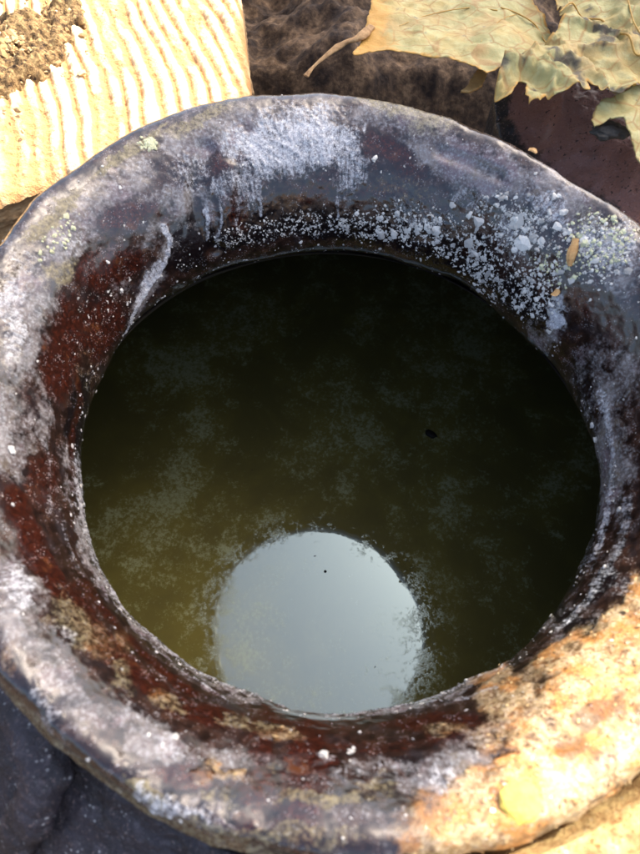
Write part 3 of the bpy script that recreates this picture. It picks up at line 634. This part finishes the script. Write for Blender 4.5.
# dry leaf
t = NT('dry leaf'); lay, l2, l3 = t.attr('lay'); o = t.obj(); n1 = t.noise(o, 45, 5, .6); n2 = t.noise(o, 420, 5, .65); n3 = t.noise(o, 150, 5, .6)
vr = t.n('ShaderNodeTexVoronoi', feature='DISTANCE_TO_EDGE'); t.put(vr.inputs['Vector'], t.mapping(o, (1, 1, .2))); vr.inputs['Scale'].default_value = 260
cc = t.mix(t.step(.32, .68, n1), (.30, .29, .12), (.44, .32, .11)); cc = t.mix(t.step(.42, .70, n3), cc, (.45, .41, .19)); v3 = t.n('ShaderNodeTexVoronoi', feature='DISTANCE_TO_EDGE'); t.put(v3.inputs['Vector'], t.mapping(o, (1, 1, .2))); v3.inputs['Scale'].default_value = 75; cc = t.mix(t.math('MULTIPLY', t.step(.045, .0, v3.outputs[0]), .75), cc, (.30, .16, .05)); cc = t.mix(t.math('MULTIPLY', t.step(.5, .66, t.noise(o, 28, 4, .6)), .55), cc, (.36, .22, .08)); cc = t.mix(t.math('MULTIPLY', t.step(.07, .0, vr.outputs[0]), .35), cc, (.34, .25, .09))
edge_ = t.math('MULTIPLY_ADD', t.math('SUBTRACT', n3, .5), .9, lay); cc = t.mix(t.step(.42, .85, edge_), cc, (.50, .27, .06))
cc = t.mix(t.math('MULTIPLY', t.step(.60, .72, n3), t.step(.50, .66, n2)), cc, (.12, .11, .08)); cc = t.mix(l3, cc, (.045, .04, .035))
t.bsdf(cc, .65, t.bump(t.math('ADD', t.math('MULTIPLY', n2, .6), t.math('MULTIPLY', n3, .8)), .0010, .7), .35); mlf = t.m
mvn = simple('leaf vein', [(.3, (.34, .17, .03)), (.7, (.60, .38, .10))], 200, .6, .0004)
leaf = empty('dry_leaf', tuple(pix(560, 40, .055))); tag(leaf, 'large dry yellow-green leaf with orange veins and crumpled torn edge', 'leaf')
def lfz(z0, seed, amp=.006, hi=.002, tilt=(0, 0), c=(0, 0)):
    def f(q):
        return z0+(fbm(q, 30, 3, seed)-.5)*amp*2+(fbm(q, 130, 3, seed+1)-.5)*hi*2+(q[:, 0]-c[0])*tilt[0]+(q[:, 1]-c[1])*tilt[1]
    return f
def edgelay(xpx):
    def f(V, d):
        e = 1-sst(0, .006, d); return np.stack([e, e, e*0], 1)
    return f
z1 = .052
cA = pix(450, 30, z1)
mainp = [(372, -60), (372, -5), (366, 22), (360, 40), (353, 53), (357, 58), (368, 53), (385, 56), (410, 60), (432, 62), (455, 68), (468, 76), (482, 88), (500, 80), (530, 70), (552, 52), (558, 30), (552, 10), (530, -20), (520, -60)]
sheet('leaf_lobe', mainp, z1, .0012, lfz(z1, 130, .006, .0018, (0, -.10), cA), .0003, mlf, leaf, lambda V, d: np.stack([np.maximum((1-sst(0, .004, d))*.9, (1-sst(.0, .035, V[:, 0]-pix(360, 30, z1)[0]))*.95), 0*d, 0*d], 1))
crp = [(500, 68), (497, 80), (496, 86), (502, 93), (512, 92), (518, 82), (526, 84), (524, 98), (528, 108), (538, 104), (546, 98), (556, 96), (588, 94), (586, 82), (600, 92), (622, 96), (634, 90), (637, 78), (646, 80), (700, 60), (700, -60), (545, -60), (556, 0), (560, 24), (552, 40), (528, 58)]
cB = pix(580, 60, z1)
def zcr(q):
    w_ = q+(np.stack([fbm(q, 70, 3, 143), fbm(q, 70, 3, 144), 0*q[:, 0]+.5], -1)-.5)*.03
    rid = 1-np.abs(fbm(w_, 48, 2, 141)-.5)*5
    return z1+.004+rid*.0045+(fbm(q, 40, 3, 140)-.5)*.012+(fbm(w_, 190, 3, 142)-.5)*.0022
sheet('leaf_lobe', crp, z1+.004, .0009, zcr, .0003, mlf, leaf, lambda V, d: np.stack([(1-sst(0, .003, d))*.8, 0*d, sst(.60, .68, fbm(V, 120, 4, 150))*.85], 1))
low = [(606, 98), (596, 106), (592, 118), (596, 124), (610, 118), (622, 120), (630, 136), (636, 158), (648, 176), (700, 190), (700, 60), (640, 84), (622, 92)]
cC = pix(620, 120, z1)
def zlo(q): return z1-.002+(fbm(q, 50, 3, 160)-.5)*.008+(fbm(q, 200, 3, 161)-.5)*.002+.10*(q[:, 0]-cC[0])
sheet('leaf_lobe', low, z1-.002, .0011, zlo, .0005, mlf, leaf, lambda V, d: np.stack([(1-sst(0, .003, d))*.3, 0*d, 0*d], 1))
mdk = simple('charred crumb', [(.3, (.02, .018, .015)), (.7, (.10, .09, .075))], 250, .8, .001)
cu = ell(pix(610, 131, .044), .0078, .0046, .0022, .15, 'leaf_tip', mdk, 9, 4, 1.1, 220); cu.parent = leaf; cu.location = Vector(cu.location)-leaf.location
cu['label'] = 'blackened curled tip'
tp = sheet('leaf_tip', [(461, 90), (470, 91), (482, 85), (487, 74), (481, 66), (474, 74), (469, 84)], z1-.006, .0008, lfz(z1-.006, 170, .001, .0006), .0012, simple('orange leaf tip', [(.3, (.40, .20, .06)), (.7, (.62, .38, .14))], 200, .6, .0005), leaf)
def vein(pts, r0, r1, zf, off):
    q = np.array([pix(x, y, z1+.002) for x, y in pts]); q[:, 2] = zf(np.c_[q[:, :2], 0*q[:, 0]])+off
    V, F = tube(q, np.linspace(r0, r1, len(pts))*.6, 8, 60, seed=4, rough=.6); return mesh('vein', rel(V, leaf), F, mvn, leaf)
zm = lfz(z1, 130, .006, .0018, (0, -.10), cA)
vein([(503, -2), (520, 2), (538, 12), (549, 24), (551, 34)], .0007, .0005, zm, .0006)
vein([(500, 0), (470, -2), (430, 5), (400, 20)], .0006, .0002, zm, .0003)
vein([(520, 2), (500, 20), (480, 45)], .0003, .0002, zm, .0002)
vein([(554, 28), (566, 20), (582, 18), (600, 23), (612, 36), (621, 52), (632, 62), (645, 66)], .0006, .0008, zcr, .0008)
vein([(616, -5), (622, 18), (628, 36), (640, 52)], .0005, .0006, zcr, .0008)
# thin curled dry stalk hanging left of the leaf
q = [pix(306, 76, .040), pix(314, 66, .042), pix(328, 54, .045), pix(344, 43, .048), pix(360, 36, .052), pix(372, 26, .053)]
V, F = tube(q, [.0012, .0007, .0011, .0016, .0022, .0015], 14, 90, (1.3, .45), 7, 1.1)
stk = mesh('leaf_tip', rel(V, leaf), F, simple('rolled leaf point', [(.35, (.22, .11, .04)), (.65, (.58, .36, .16))], 180, .75, .0012), leaf); stk['label'] = 'thin rolled brown leaf point hanging to the left'

# straw chips stuck on the rim
mst = simple('straw', [(.3, (.36, .17, .05)), (.7, (.62, .40, .17))], 300, .7, .0004, map_scale=(1, 1, 1))
def strawbit(x0, y0, x1, y1, wd, label):
    a, na = onrim(x0, y0); b, nb = onrim(x1, y1); a = a+na*.0016; b = b+nb*.0016
    m = (a+b)/2+na*.0005; V, F = tube([a, m, b], [wd*.7, wd*1.1, wd*.5], 6, 9, (1.1, .35), int(x0), 1.3)
    o = mesh('straw_chip', V-m, F, mst, smooth=False); o.location = m; tag(o, label, 'straw chip'); return o
strawbit(577, 239, 572, 266, .0016, 'short golden straw chip among white flecks on the right of the rim')
strawbit(556, 293, 562, 290, .0018, 'tiny orange crumb of straw above the flat white lime patch on the rim')
strawbit(536, 138, 541, 146, .0011, 'orange leaf scrap caught between the rim and the reddish bark')

# yellow pebble on the muddy sunlit part of the rim
h = ray(522, 802); pb = ell(h[0]+h[1]*.0002, .0048, .0038, .0016, .5, 'yellow_pebble', simple('yellow pebble', [(.3, (.46, .34, .06)), (.7, (.62, .48, .12))], 150, .9, .0010), 12, 2, .9, 130)
pb.data.polygons.foreach_set('use_smooth', [False]*len(pb.data.polygons))
tag(pb, 'flat angular yellow pebble stuck in the sunlit mud on the rim', 'pebble')

# ------------------------------------------------------------------ added unseen board, placed and cut so its shade covers the jar
H = 1.4; off = S[:2]/S[2]*H
foot = [(-.24, -.09), (-.17, .00), (-.14, .05), (-.105, .127), (-.075, .165), (-.048, .208), (-.062, .32), (-.09, .6), (.5, .6), (.5, .38), (.30, .17), (.165, .035), (.105, -.032), (.056, -.086), (.022, -.128), (-.008, -.168), (-.10, -.25), (-.22, -.36)]  # outline drawn to set where the shade edges fall
pl = [Vector((x+off[0], y+off[1])) for x, y in foot]; n = len(pl)
Vc = [(p.x, p.y, H) for p in pl]+[(p.x, p.y, H+.018) for p in pl]; Fcs = [tuple(range(n))[::-1], tuple(range(n, 2*n))]+[(i, (i+1) % n, (i+1) % n+n, i+n) for i in range(n)]
shade_root = empty('added_shade_board', (off[0]+.1, off[1]+.3, -.30)); tag(shade_root, 'added wooden board on a post, out of frame, cut to shade the jar', 'shade board')
mwd = simple('grey timber', [(.3, (.10, .075, .05)), (.7, (.28, .22, .16))], 20, .85, .001)
mesh('board', rel(Vc, shade_root), Fcs, mwd, shade_root, smooth=False)
V, F = tube([(off[0]+.1, off[1]+.3, -.30), (off[0]+.1, off[1]+.3, .3), (off[0]+.1, off[1]+.3, H)], [.03, .03, .03], 12, 6, upv=(0, 1, 0)); mesh('post', rel(V, shade_root), F, mwd, shade_root)
